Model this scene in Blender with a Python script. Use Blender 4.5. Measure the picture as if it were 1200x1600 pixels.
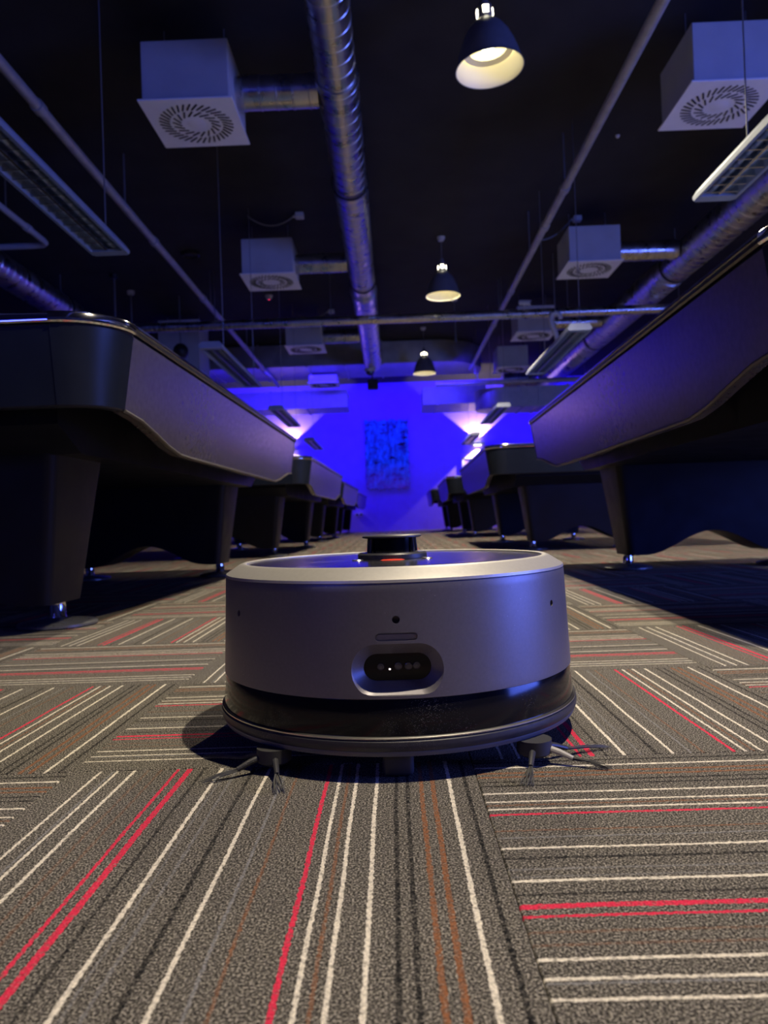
import bpy, bmesh, math, random
from mathutils import Vector, Matrix
random.seed(7)
PI = math.pi
for o in list(bpy.data.objects): bpy.data.objects.remove(o)
S = bpy.context.scene
COL = S.collection

# ------------------------------------------------------------------ camera
CAMH = 0.30
FPX = 1160.0
cam_d = bpy.data.cameras.new('camera'); cam = bpy.data.objects.new('camera', cam_d); COL.objects.link(cam)
S.camera = cam
cam_d.sensor_fit = 'VERTICAL'; cam_d.sensor_height = 24.0
cam_d.lens = FPX / 1600 * 24.0
cam_d.clip_start = 0.02; cam_d.clip_end = 100
_roll = math.radians(2.0)
# the hall's long axis (+Y) vanishes at pixel (613, 810) of 1200 x 1600; verticals lean by the roll
_right0 = Vector((1, 0, 0)); _up0 = Vector((0, 0, 1)); _fwd0 = Vector((0, 1, 0))
_yaw = math.atan2(13.0, FPX); _pitch = math.atan2(10.0, FPX)
cr, sr = math.cos(_roll), math.sin(_roll)
# image-right and image-up axes of the rolled camera
_r = (_right0 * cr + _up0 * -sr * 1.0)
_u = (_right0 * sr + _up0 * cr)
_f = _fwd0
_f2 = (_f * 1.0 - _r * math.tan(_yaw) + _u * math.tan(_pitch)).normalized()
_r2 = (_r - _f2 * _r.dot(_f2)).normalized()
_u2 = _r2.cross(_f2).normalized()
M = Matrix((( _r2.x, _u2.x, -_f2.x, 0.0), (_r2.y, _u2.y, -_f2.y, 0.0), (_r2.z, _u2.z, -_f2.z, CAMH), (0, 0, 0, 1)))
cam.matrix_world = M
cam_d.dof.use_dof = True
cam_d.dof.focus_distance = 0.92
cam_d.dof.aperture_fstop = 5.0

# ------------------------------------------------------------------ world, light, exposure
W = bpy.data.worlds.new('world'); S.world = W; W.use_nodes = True
W.node_tree.nodes['Background'].inputs[0].default_value = (0.01, 0.01, 0.03, 1)
W.node_tree.nodes['Background'].inputs[1].default_value = 0.2
S.view_settings.view_transform = 'Standard'; S.view_settings.look = 'None'
S.view_settings.exposure = 0.0; S.view_settings.gamma = 1.0
S.view_settings.use_curve_mapping = False

WARM = (1.0, 0.86, 0.64)
BLUE = (0.018, 0.0, 1.0)
# x, y, rim height, sideways tilt (deg), power, cone (deg), cone softness
PENDANTS = [(0.76, 0.66, 2.98, -6, 460, 112, 0.6), (0.68, 4.45, 2.98, -3, 540, 116, 0.45), (0.69, 8.75, 2.90, 0, 420, 124, 0.35), (0.65, 12.9, 2.80, 0, 260, 124, 0.35),
            (5.1, 3.4, 2.98, 0, 200, 120, 0.4), (5.1, 8.6, 2.98, 0, 200, 120, 0.4)]  # last row: unseen lamps added over the right aisle for warm bounce

def area(name, loc, target, sx, sy, power, color, spread=180):
    d = bpy.data.lights.new(name, 'AREA'); d.shape = 'RECTANGLE'; d.size = sx; d.size_y = sy
    d.energy = power; d.color = color; d.spread = math.radians(spread)
    o = bpy.data.objects.new(name, d); COL.objects.link(o); o.location = loc
    o.rotation_euler = (Vector(target) - Vector(loc)).to_track_quat('-Z', 'Y').to_euler()
    return o
# blue LED wash along the far wall, and the hall's blue LED wash on the right; the last is added fill
area('blue_wall_wash', (0, 16.9, 3.5), (0, 18.0, 1.3), 11.0, 0.12, 230, BLUE)
area('blue_hall_wash', (6.4, 1.3, 1.0), (0.0, 3.2, 1.3), 4.6, 1.7, 500, (0.10, 0.17, 1.0))
area('blue_hall_wash', (-3.2, -3.0, 2.2), (1.2, 3.0, 0.6), 1.4, 0.6, 28, (0.07, 0.09, 1.0))  # weak blue fill added behind the camera, no such lamp in the hall
# added blue fill below the cross duct, no fixture, lights the wall ducts
area('blue_duct_fill', (-1.0, 13.6, 2.98), (-1.0, 18.0, 1.9), 5.2, 0.06, 75, (0.03, 0.012, 1.0), 150)

# ------------------------------------------------------------------ helpers
def new_bm(): return bmesh.new()

def box(bm, x0, x1, y0, y1, z0, z1):
    v = [bm.verts.new((x, y, z)) for z in (z0, z1) for y in (y0, y1) for x in (x0, x1)]
    for f in ((0, 2, 3, 1), (4, 5, 7, 6), (0, 1, 5, 4), (2, 6, 7, 3), (0, 4, 6, 2), (1, 3, 7, 5)):
        bm.faces.new([v[i] for i in f])
    return bm

def bbox(x0, x1, y0, y1, z0, z1, bev=0.0, seg=2):
    bm = box(new_bm(), x0, x1, y0, y1, z0, z1)
    if bev: bmesh.ops.bevel(bm, geom=list(bm.edges), offset=bev, segments=seg, affect='EDGES', profile=0.5)
    return bm

def lathe(bm, prof, seg=48, mat=None, closed=False):
    """revolve (r, z) about Z"""
    rings = []
    for r, z in prof:
        if r < 1e-6:
            rings.append([bm.verts.new((0, 0, z))])
        else:
            rings.append([bm.verts.new((r * math.cos(2 * PI * i / seg), r * math.sin(2 * PI * i / seg), z)) for i in range(seg)])
    pairs = list(zip(rings[:-1], rings[1:]))
    if closed: pairs.append((rings[-1], rings[0]))
    for a, b in pairs:
        for i in range(seg):
            j = (i + 1) % seg
            if len(a) == 1 and len(b) == 1: continue
            if len(a) == 1: bm.faces.new((a[0], b[j], b[i]))
            elif len(b) == 1: bm.faces.new((a[i], a[j], b[0]))
            else: bm.faces.new((a[i], a[j], b[j], b[i]))
    bmesh.ops.recalc_face_normals(bm, faces=bm.faces)
    if mat is not None: bm.transform(mat)
    return bm

def tube(bm, pts, r, seg=10, cap=True, radii=None):
    pts = [Vector(p) for p in pts]; n = len(pts)
    rings = []; prev = None
    for k, p in enumerate(pts):
        t = (pts[min(k + 1, n - 1)] - pts[max(k - 1, 0)]).normalized()
        if prev is None:
            a = Vector((0, 0, 1)) if abs(t.z) < 0.9 else Vector((1, 0, 0))
            nx = t.cross(a).normalized()
        else:
            nx = (prev - t * prev.dot(t)).normalized()
        prev = nx; ny = t.cross(nx)
        rr = radii[k] if radii else r
        rings.append([bm.verts.new(p + (nx * math.cos(2 * PI * i / seg) + ny * math.sin(2 * PI * i / seg)) * rr) for i in range(seg)])
    for a, b in zip(rings[:-1], rings[1:]):
        for i in range(seg):
            j = (i + 1) % seg; bm.faces.new((a[i], a[j], b[j], b[i]))
    if cap:
        bm.faces.new(rings[0][::-1]); bm.faces.new(rings[-1])
    bmesh.ops.recalc_face_normals(bm, faces=bm.faces)
    return bm

def arc(p0, p1, sag, n=10):
    p0, p1 = Vector(p0), Vector(p1)
    return [p0.lerp(p1, i / n) - Vector((0, 0, 1)) * sag * 4 * (i / n) * (1 - i / n) for i in range(n + 1)]

def obj(name, bm, mat, parent=None, smooth=True, angle=35, loc=None):
    me = bpy.data.meshes.new(name); bm.to_mesh(me); bm.free()
    me.materials.append(mat)
    if smooth:
        me.polygons.foreach_set('use_smooth', [True] * len(me.polygons))
        me.set_sharp_from_angle(angle=math.radians(angle))
    o = bpy.data.objects.new(name, me); COL.objects.link(o)
    if parent is not None: o.parent = parent
    if loc is not None: o.location = loc
    return o

def tag(o, label, cat, group=None):
    o['label'] = label; o['category'] = cat
    if group: o['group'] = group
    return o

def thing(name, label, cat, loc=(0, 0, 0), rotz=0, group=None):
    o = bpy.data.objects.new(name, None); COL.objects.link(o)
    o.empty_display_size = 0.1
    o.location = loc; o.rotation_euler = (0, 0, rotz)
    return tag(o, label, cat, group)

def copy_tree(o, parent=None):
    c = o.copy(); COL.objects.link(c); c.parent = parent
    for ch in list(o.children): copy_tree(ch, c)
    return c

def structure(o, label=None, cat=None):
    o['kind'] = 'structure'
    if label: o['label'] = label
    if cat: o['category'] = cat
    return o

# ------------------------------------------------------------------ materials
def mat(name, color, rough=0.5, metal=0.0, noise=0.0, nscale=20.0, bump=0.0, bscale=200.0, spec=0.5, rnoise=0.0, coat=0.0, stretch=None):
    m = bpy.data.materials.new(name); m.use_nodes = True
    nt = m.node_tree; b = nt.nodes['Principled BSDF']
    b.inputs['Base Color'].default_value = (*color, 1); b.inputs['Roughness'].default_value = rough
    b.inputs['Metallic'].default_value = metal; b.inputs['Specular IOR Level'].default_value = spec
    b.inputs['Coat Weight'].default_value = coat
    tc = nt.nodes.new('ShaderNodeTexCoord'); src = tc.outputs['Object']
    if stretch:
        mp = nt.nodes.new('ShaderNodeMapping'); mp.inputs['Scale'].default_value = stretch
        nt.links.new(src, mp.inputs['Vector']); src = mp.outputs['Vector']
    if noise or rnoise:
        n = nt.nodes.new('ShaderNodeTexNoise'); n.inputs['Scale'].default_value = nscale; n.inputs['Detail'].default_value = 5
        nt.links.new(src, n.inputs['Vector'])
        if noise:
            mr = nt.nodes.new('ShaderNodeMapRange'); mr.inputs['From Min'].default_value = 0.3; mr.inputs['From Max'].default_value = 0.7
            mr.inputs['To Min'].default_value = 1 - noise; mr.inputs['To Max'].default_value = 1 + noise
            nt.links.new(n.outputs['Fac'], mr.inputs['Value'])
            mx = nt.nodes.new('ShaderNodeVectorMath'); mx.operation = 'SCALE'; mx.inputs[0].default_value = color
            nt.links.new(mr.outputs['Result'], mx.inputs['Scale']); nt.links.new(mx.outputs['Vector'], b.inputs['Base Color'])
        if rnoise:
            mr = nt.nodes.new('ShaderNodeMapRange'); mr.inputs['From Min'].default_value = 0.3; mr.inputs['From Max'].default_value = 0.7
            mr.inputs['To Min'].default_value = max(0.02, rough - rnoise); mr.inputs['To Max'].default_value = min(1, rough + rnoise)
            nt.links.new(n.outputs['Fac'], mr.inputs['Value']); nt.links.new(mr.outputs['Result'], b.inputs['Roughness'])
    if bump:
        n2 = nt.nodes.new('ShaderNodeTexNoise'); n2.inputs['Scale'].default_value = bscale; n2.inputs['Detail'].default_value = 3
        nt.links.new(src, n2.inputs['Vector'])
        bp = nt.nodes.new('ShaderNodeBump'); bp.inputs['Strength'].default_value = bump; bp.inputs['Distance'].default_value = 0.002
        nt.links.new(n2.outputs['Fac'], bp.inputs['Height']); nt.links.new(bp.outputs['Normal'], b.inputs['Normal'])
    return m

def emit(name, color, strength):
    m = bpy.data.materials.new(name); m.use_nodes = True
    b = m.node_tree.nodes['Principled BSDF']
    b.inputs['Base Color'].default_value = (*color, 1)
    b.inputs['Emission Color'].default_value = (*color, 1); b.inputs['Emission Strength'].default_value = strength
    return m

MT = {}
MT['ceiling'] = mat('ceiling_paint', (0.022, 0.021, 0.023), 0.9, noise=0.25, nscale=3)
MT['wall'] = mat('wall_paint', (0.46, 0.30, 0.85), 0.85, noise=0.06, nscale=4)
MT['darkwall'] = mat('dark_wall_paint', (0.10, 0.10, 0.13), 0.9, noise=0.1, nscale=3)
MT['galv'] = mat('galvanised_steel', (0.62, 0.62, 0.63), 0.32, 1.0, noise=0.16, nscale=9, rnoise=0.10)
MT['galvdull'] = mat('dull_galvanised_sheet', (0.46, 0.46, 0.46), 0.5, 0.8, noise=0.15, nscale=5, rnoise=0.08)
MT['rubber'] = mat('black_rubber', (0.012, 0.012, 0.013), 0.6)
MT['whitepaint'] = mat('white_powder_coat', (0.52, 0.53, 0.56), 0.5, noise=0.05, nscale=6)
MT['platewhite'] = mat('white_diffuser_plate', (0.90, 0.90, 0.92), 0.45, noise=0.03, nscale=8)
MT['slot'] = mat('dark_slot', (0.004, 0.004, 0.005), 0.9)
MT['pipe'] = mat('painted_pipe', (0.45, 0.44, 0.44), 0.45, 0.3, noise=0.12, nscale=12)
MT['rod'] = mat('threaded_rod', (0.25, 0.25, 0.26), 0.5, 0.7)
MT['wire'] = mat('hanging_wire', (0.35, 0.35, 0.37), 0.4, 0.8)
MT['cable'] = mat('grey_cable', (0.22, 0.22, 0.23), 0.6)
MT['plastic'] = mat('white_plastic', (0.62, 0.62, 0.6), 0.5, noise=0.04)
MT['shade'] = mat('grey_lamp_enamel', (0.16, 0.165, 0.18), 0.42, noise=0.08, nscale=20)
MT['shadein'] = mat('white_lamp_enamel', (0.85, 0.80, 0.66), 0.45)
MT['bulb'] = emit('lit_bulb', (1.0, 0.93, 0.60), 9.0)
MT['lampwin'] = emit('lit_lamp_opening', (1.0, 0.93, 0.70), 12.0)
MT['fix'] = mat('blue_grey_fixture_metal', (0.40, 0.45, 0.52), 0.4, 0.3, noise=0.06)
MT['louvre'] = mat('polished_louvre', (0.62, 0.65, 0.70), 0.18, 1.0)
MT['tubeoff'] = mat('unlit_glass_tube', (0.55, 0.6, 0.68), 0.2)
MT['laminate'] = mat('charcoal_laminate', (0.092, 0.084, 0.090), 0.23, noise=0.10, nscale=60, rnoise=0.04)
MT['tableblack'] = mat('black_table_laminate', (0.006, 0.008, 0.017), 0.48, noise=0.2, nscale=10, rnoise=0.06, spec=0.25)
MT['corner'] = mat('dark_corner_plastic', (0.010, 0.014, 0.026), 0.36, noise=0.15, nscale=8, spec=0.3)
MT['chrome'] = mat('chrome', (0.82, 0.83, 0.86), 0.10, 1.0, rnoise=0.04, nscale=15)
MT['satin'] = mat('satin_steel', (0.17, 0.175, 0.19), 0.30, 0.6, rnoise=0.05, nscale=30)
MT['trim'] = mat('beige_edge_trim', (0.07, 0.063, 0.056), 0.5)
MT['toprail'] = mat('black_top_rail', (0.02, 0.02, 0.022), 0.25)
MT['cloth'] = mat('blue_billiard_cloth', (0.02, 0.05, 0.16), 0.95, noise=0.08, nscale=60)
MT['pocket'] = mat('black_pocket', (0.008, 0.008, 0.008), 0.8)
MT['bodygrey'] = mat('space_grey_anodised', (0.19, 0.18, 0.195), 0.40, 0.5, noise=0.05, nscale=260, bump=0.03, bscale=1500)
MT['rimgrey'] = mat('champagne_grey_rim', (0.52, 0.505, 0.465), 0.42, 0.55, noise=0.04, nscale=200)
MT['blackglass'] = mat('black_gloss_plastic', (0.007, 0.007, 0.009), 0.13, spec=0.28)
MT['bumper'] = mat('dark_bumper_rubber', (0.035, 0.035, 0.040), 0.42, noise=0.15, nscale=120)
MT['silver'] = mat('silver_line', (0.62, 0.61, 0.58), 0.3, 1.0)
MT['lip'] = mat('grey_lower_lip', (0.12, 0.12, 0.125), 0.5)
MT['castor'] = mat('dark_castor_plastic', (0.035, 0.035, 0.036), 0.6)
MT['toplid'] = mat('black_speckled_lid', (0.010, 0.010, 0.013), 0.22, noise=0.5, nscale=500)
MT['lens'] = mat('camera_lens', (0.05, 0.05, 0.06), 0.08, coat=1.0)
MT['irlens'] = emit('lit_indicator', (1.0, 0.85, 0.8), 2.5)
MT['red'] = mat('red_emblem', (0.75, 0.06, 0.03), 0.4)
MT['redled'] = emit('red_led', (1.0, 0.02, 0.06), 2.5)
MT['bristle'] = mat('grey_bristle', (0.07, 0.07, 0.068), 0.6, noise=0.2, nscale=100)
MT['stalk'] = mat('pale_bristle_sleeve', (0.42, 0.40, 0.36), 0.6)
MT['speaker'] = mat('black_speaker', (0.01, 0.01, 0.012), 0.5)
MT['socket'] = mat('socket_white', (0.7, 0.68, 0.8), 0.5)

def dust(m, scale, thresh, col=(0.45, 0.43, 0.40), heightmask=False):
    """pale dust specks over a glossy robot surface"""
    nt = m.node_tree; b = nt.nodes['Principled BSDF']
    tc = nt.nodes.new('ShaderNodeTexCoord')
    v = nt.nodes.new('ShaderNodeTexVoronoi'); v.inputs['Scale'].default_value = scale
    nt.links.new(tc.outputs['Object'], v.inputs['Vector'])
    n = nt.nodes.new('ShaderNodeTexNoise'); n.inputs['Scale'].default_value = 14; n.inputs['Detail'].default_value = 2
    nt.links.new(tc.outputs['Object'], n.inputs['Vector'])
    mr = nt.nodes.new('ShaderNodeMapRange'); mr.inputs['From Min'].default_value = 0.42; mr.inputs['From Max'].default_value = 0.75
    mr.inputs['To Min'].default_value = 0.0; mr.inputs['To Max'].default_value = thresh
    nt.links.new(n.outputs['Fac'], mr.inputs['Value'])
    lt = nt.nodes.new('ShaderNodeMath'); lt.operation = 'LESS_THAN'
    nt.links.new(v.outputs['Distance'], lt.inputs[0]); nt.links.new(mr.outputs['Result'], lt.inputs[1])
    mx = nt.nodes.new('ShaderNodeMix'); mx.data_type = 'RGBA'
    old = b.inputs['Base Color']
    if old.is_linked: nt.links.new(old.links[0].from_socket, mx.inputs['A'])
    else: mx.inputs['A'].default_value = old.default_value
    mx.inputs['B'].default_value = (*col, 1)
    nt.links.new(lt.outputs['Value'], mx.inputs['Factor']); nt.links.new(mx.outputs['Result'], b.inputs['Base Color'])
    return m
MT['winglass'] = mat('dark_window_glass', (0.005, 0.005, 0.007), 0.06, spec=0.2)
dust(MT['blackglass'], 640, 0.24, (0.25, 0.24, 0.22)); dust(MT['bumper'], 600, 0.26, (0.25, 0.24, 0.22)); dust(MT['toplid'], 420, 0.34)
dust(MT['bodygrey'], 170, 0.10, (0.6, 0.58, 0.55))

# carpet: one stripe pattern per tile, read along the tile's own u axis
TILE = 0.495
W_, K_, R_, B_, G_ = (0.78, 0.72, 0.60), (0.008, 0.008, 0.009), (0.70, 0.035, 0.085), (0.26, 0.105, 0.045), (0.24, 0.24, 0.25)
STRIPES = [  # centre (m), width (m), colour, strength
    (0.038, 0.0042, W_, 0.95), (0.054, 0.0030, G_, 0.7), (0.059, 0.0042, W_, 0.95), (0.080, 0.0045, W_, 0.95),
    (0.097, 0.004, B_, 0.30), (0.113, 0.004, B_, 0.30), (0.134, 0.0045, R_, 1.0), (0.1485, 0.0085, R_, 1.0), (0.166, 0.004, K_, 0.75),
    (0.188, 0.0048, W_, 0.95), (0.195, 0.003, G_, 0.45), (0.208, 0.0035, G_, 0.5), (0.228, 0.0055, K_, 0.8),
    (0.248, 0.0048, W_, 0.95), (0.270, 0.0035, G_, 0.75), (0.285, 0.0035, B_, 0.55), (0.323, 0.0052, R_, 1.0), (0.337, 0.0045, W_, 0.95),
    (0.347, 0.004, B_, 0.6), (0.3565, 0.0045, W_, 0.95), (0.380, 0.0048, W_, 0.95), (0.402, 0.0050, K_, 0.8), (0.4145, 0.0050, K_, 0.8),
    (0.430, 0.006, B_, 0.85), (0.443, 0.006, B_, 0.85), (0.462, 0.0052, W_, 0.95), (0.480, 0.0050, K_, 0.85)]

def carpet():
    m = bpy.data.materials.new('striped_carpet'); m.use_nodes = True
    nt = m.node_tree; N = nt.nodes; L = nt.links; b = N['Principled BSDF']
    b.inputs['Roughness'].default_value = 0.95; b.inputs['Specular IOR Level'].default_value = 0.1
    uv = N.new('ShaderNodeUVMap'); uv.uv_map = 'tile'
    sx = N.new('ShaderNodeSeparateXYZ'); L.new(uv.outputs['UV'], sx.inputs[0])
    geo = N.new('ShaderNodeNewGeometry')
    wob = N.new('ShaderNodeTexNoise'); wob.inputs['Scale'].default_value = 190; wob.inputs['Detail'].default_value = 2
    L.new(geo.outputs['Position'], wob.inputs['Vector'])
    w2 = N.new('ShaderNodeMapRange'); w2.inputs['To Min'].default_value = -0.0042; w2.inputs['To Max'].default_value = 0.0042
    L.new(wob.outputs['Fac'], w2.inputs['Value'])
    # soft bow of the rows
    wv = N.new('ShaderNodeTexNoise'); wv.inputs['Scale'].default_value = 5; wv.inputs['Detail'].default_value = 1
    L.new(geo.outputs['Position'], wv.inputs['Vector'])
    w3 = N.new('ShaderNodeMapRange'); w3.inputs['To Min'].default_value = -0.004; w3.inputs['To Max'].default_value = 0.004
    L.new(wv.outputs['Fac'], w3.inputs['Value'])
    a1 = N.new('ShaderNodeMath'); a1.operation = 'ADD'; L.new(sx.outputs['X'], a1.inputs[0]); L.new(w2.outputs['Result'], a1.inputs[1])
    a2 = N.new('ShaderNodeMath'); a2.operation = 'ADD'; L.new(a1.outputs[0], a2.inputs[0]); L.new(w3.outputs['Result'], a2.inputs[1])
    # base yarn: salt and pepper loops
    n1 = N.new('ShaderNodeTexNoise'); n1.inputs['Scale'].default_value = 520; n1.inputs['Detail'].default_value = 3; n1.inputs['Roughness'].default_value = 0.7
    L.new(geo.outputs['Position'], n1.inputs['Vector'])
    r1 = N.new('ShaderNodeValToRGB')
    e = r1.color_ramp.elements
    e[0].position = 0.38; e[0].color = (0.008, 0.0075, 0.007, 1); e[1].position = 0.62; e[1].color = (0.38, 0.35, 0.295, 1)
    x = e.new(0.51); x.color = (0.075, 0.069, 0.060, 1)
    L.new(n1.outputs['Fac'], r1.inputs['Fac'])
    n3 = N.new('ShaderNodeTexNoise'); n3.inputs['Scale'].default_value = 3.0; n3.inputs['Detail'].default_value = 3
    L.new(geo.outputs['Position'], n3.inputs['Vector'])
    m3 = N.new('ShaderNodeMapRange'); m3.inputs['To Min'].default_value = 0.82; m3.inputs['To Max'].default_value = 1.18
    L.new(n3.outputs['Fac'], m3.inputs['Value'])
    sc = N.new('ShaderNodeVectorMath'); sc.operation = 'SCALE'; L.new(r1.outputs['Color'], sc.inputs[0]); L.new(m3.outputs['Result'], sc.inputs['Scale'])
    cur = sc.outputs['Vector']
    # broken yarn for the weak stripes
    n4 = N.new('ShaderNodeTexNoise'); n4.inputs['Scale'].default_value = 230; n4.inputs['Detail'].default_value = 2
    L.new(geo.outputs['Position'], n4.inputs['Vector'])
    # a ramp is read through 256 steps, so each one only spans a short run of stripes
    groups = [STRIPES[k:k + 5] for k in range(0, len(STRIPES), 5)]
    for gi, part in enumerate(groups):
        lo = 0.0 if gi == 0 else (groups[gi - 1][-1][0] + part[0][0]) / 2
        hi = TILE if gi == len(groups) - 1 else (part[-1][0] + groups[gi + 1][0][0]) / 2
        mpr = N.new('ShaderNodeMapRange'); mpr.inputs['From Min'].default_value = lo / TILE; mpr.inputs['From Max'].default_value = hi / TILE
        L.new(a2.outputs[0], mpr.inputs['Value'])
        rp = N.new('ShaderNodeValToRGB'); cr_ = rp.color_ramp; cr_.interpolation = 'CONSTANT'
        st = [(0.0, (0, 0, 0, 0))]
        for c, w, colr, a in part:
            w = w * 0.80; a = a if a > .9 else a * .85
            st.append(((c - w / 2 - lo) / (hi - lo), (*colr, a))); st.append(((c + w / 2 - lo) / (hi - lo), (*colr, 0.0)))
        el = cr_.elements
        el[0].position = st[0][0]; el[0].color = st[0][1]
        el[1].position = st[1][0]; el[1].color = st[1][1]
        for p, cc in st[2:]:
            q = el.new(p); q.color = cc
        L.new(mpr.outputs['Result'], rp.inputs['Fac'])
        th = N.new('ShaderNodeMath'); th.operation = 'MULTIPLY_ADD'   # alpha*(1.0) + (noise-.5)*k clipped where alpha is 0
        sb = N.new('ShaderNodeMath'); sb.operation = 'SUBTRACT'; L.new(n4.outputs['Fac'], sb.inputs[0]); sb.inputs[1].default_value = 0.5
        ml = N.new('ShaderNodeMath'); ml.operation = 'MULTIPLY'; L.new(sb.outputs[0], ml.inputs[0]); L.new(rp.outputs['Alpha'], ml.inputs[1])
        L.new(ml.outputs[0], th.inputs[0]); th.inputs[1].default_value = 3.0; L.new(rp.outputs['Alpha'], th.inputs[2]); th.use_clamp = True
        # yarn texture on the stripe colour itself
        m4 = N.new('ShaderNodeMapRange'); m4.inputs['From Min'].default_value = 0.35; m4.inputs['From Max'].default_value = 0.65
        m4.inputs['To Min'].default_value = 0.62; m4.inputs['To Max'].default_value = 1.12
        L.new(n1.outputs['Fac'], m4.inputs['Value'])
        ys = N.new('ShaderNodeVectorMath'); ys.operation = 'SCALE'; L.new(rp.outputs['Color'], ys.inputs[0]); L.new(m4.outputs['Result'], ys.inputs['Scale'])
        mx = N.new('ShaderNodeMix'); mx.data_type = 'RGBA'
        L.new(th.outputs[0], mx.inputs['Factor']); L.new(cur, mx.inputs['A']); L.new(ys.outputs['Vector'], mx.inputs['B'])
        cur = mx.outputs['Result']
    L.new(cur, b.inputs['Base Color'])
    bp = N.new('ShaderNodeBump'); bp.inputs['Strength'].default_value = 0.55; bp.inputs['Distance'].default_value = 0.0015
    L.new(n1.outputs['Fac'], bp.inputs['Height']); L.new(bp.outputs['Normal'], b.inputs['Normal'])
    return m
MT['carpet'] = carpet()
MT['screed'] = mat('screed', (0.03, 0.03, 0.03), 0.9)

# ------------------------------------------------------------------ the room
X0, X1, Y0, Y1, HC = -6.5, 6.5, -3.2, 18.0, 3.6
floor = structure(obj('floor', bbox(X0, X1, Y0, Y1, -0.12, -0.006), MT['screed'], smooth=False), 'grey carpeted floor of quarter-turned striped carpet tiles', 'floor')
structure(obj('ceiling', bbox(X0, X1, Y0, Y1, HC, HC + 0.15), MT['ceiling'], smooth=False), 'dark painted hall ceiling above the ducts', 'ceiling')
structure(obj('wall_far', bbox(X0 - .15, X1 + .15, Y1, Y1 + 0.15, -0.12, HC + .15), MT['wall'], smooth=False), 'far end wall washed in deep blue light', 'wall')
structure(obj('wall_left', bbox(X0 - .15, X0, Y0, Y1, -0.12, HC + .15), MT['darkwall'], smooth=False), 'dark side wall on the left of the hall', 'wall')
structure(obj('wall_right', bbox(X1, X1 + .15, Y0, Y1, -0.12, HC + .15), MT['darkwall'], smooth=False), 'dark side wall on the right of the hall', 'wall')
structure(obj('wall_back', bbox(X0 - .15, X1 + .15, Y0 - .15, Y0, -0.12, HC + .15), MT['darkwall'], smooth=False), 'dark wall behind the viewpoint', 'wall')

GX, GY = 0.0865, 0.917      # a corner of the tile grid
def tile_mesh():
    bm = new_bm(); h = TILE / 2 - 0.0003
    box(bm, -h, h, -h, h, -0.006, 0.0)
    top = [e for e in bm.edges if all(abs(v.co.z) < 1e-6 for v in e.verts)]
    bmesh.ops.bevel(bm, geom=top, offset=0.0011, segments=1, affect='EDGES')
    ul = bm.loops.layers.uv.new('tile')
    for f in bm.faces:
        for l in f.loops: l[ul].uv = ((l.vert.co.x + TILE / 2) / TILE, (l.vert.co.y + TILE / 2) / TILE)
    me = bpy.data.meshes.new('carpet_tile'); bm.to_mesh(me); bm.free(); me.materials.append(MT['carpet'])
    return me
tm = tile_mesh()
cells = []
i0, i1 = math.ceil((X0 - GX) / TILE - 1), math.floor((X1 - GX) / TILE + 1)
j0, j1 = math.ceil((Y0 - GY) / TILE - 1), math.floor((Y1 - GY) / TILE + 1)
for i in range(i0, i1):
    for j in range(j0, j1):
        xa, ya = GX + i * TILE, GY + j * TILE
        xb, yb = xa + TILE, ya + TILE
        if xb < X0 + .02 or xa > X1 - .02 or yb < Y0 + .02 or ya > Y1 - .02: continue
        cx, cy = (xa + xb) / 2, (ya + yb) / 2
        vis = cy > 0.3 and abs(cx) - TILE * .6 < 0.56 * (cy + TILE / 2)
        whole = xa >= X0 and xb <= X1 and ya >= Y0 and yb <= Y1
        cells.append((cy if (vis and whole) else 1000 + abs(cy), i, j))
cells.sort()
for k, (d, i, j) in enumerate(cells[:300]):
    o = bpy.data.objects.new('carpet_tile', tm); COL.objects.link(o); o.parent = floor
    o.location = (GX + (i + .5) * TILE, GY + (j + .5) * TILE, 0)
    o.rotation_euler = (0, 0, 0 if (i + j) % 2 == 0 else PI / 2)
bm = new_bm(); ul = bm.loops.layers.uv.new('tile')
for d, i, j in cells[300:]:
    xa, ya = GX + i * TILE, GY + j * TILE
    x0_, x1_ = max(xa, X0) + .0003, min(xa + TILE, X1) - .0003
    y0_, y1_ = max(ya, Y0) + .0003, min(ya + TILE, Y1) - .0003
    f = bm.faces.new([bm.verts.new(p) for p in ((x0_, y0_, 0), (x1_, y0_, 0), (x1_, y1_, 0), (x0_, y1_, 0))])
    for l in f.loops:
        u, v = (l.vert.co.x - xa) / TILE, (l.vert.co.y - ya) / TILE
        l[ul].uv = (u, v) if (i + j) % 2 == 0 else (v, 1 - u)
g = obj('carpet_tiles_beyond', bm, MT['carpet'], floor, smooth=False); g['kind'] = 'stuff'

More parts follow.
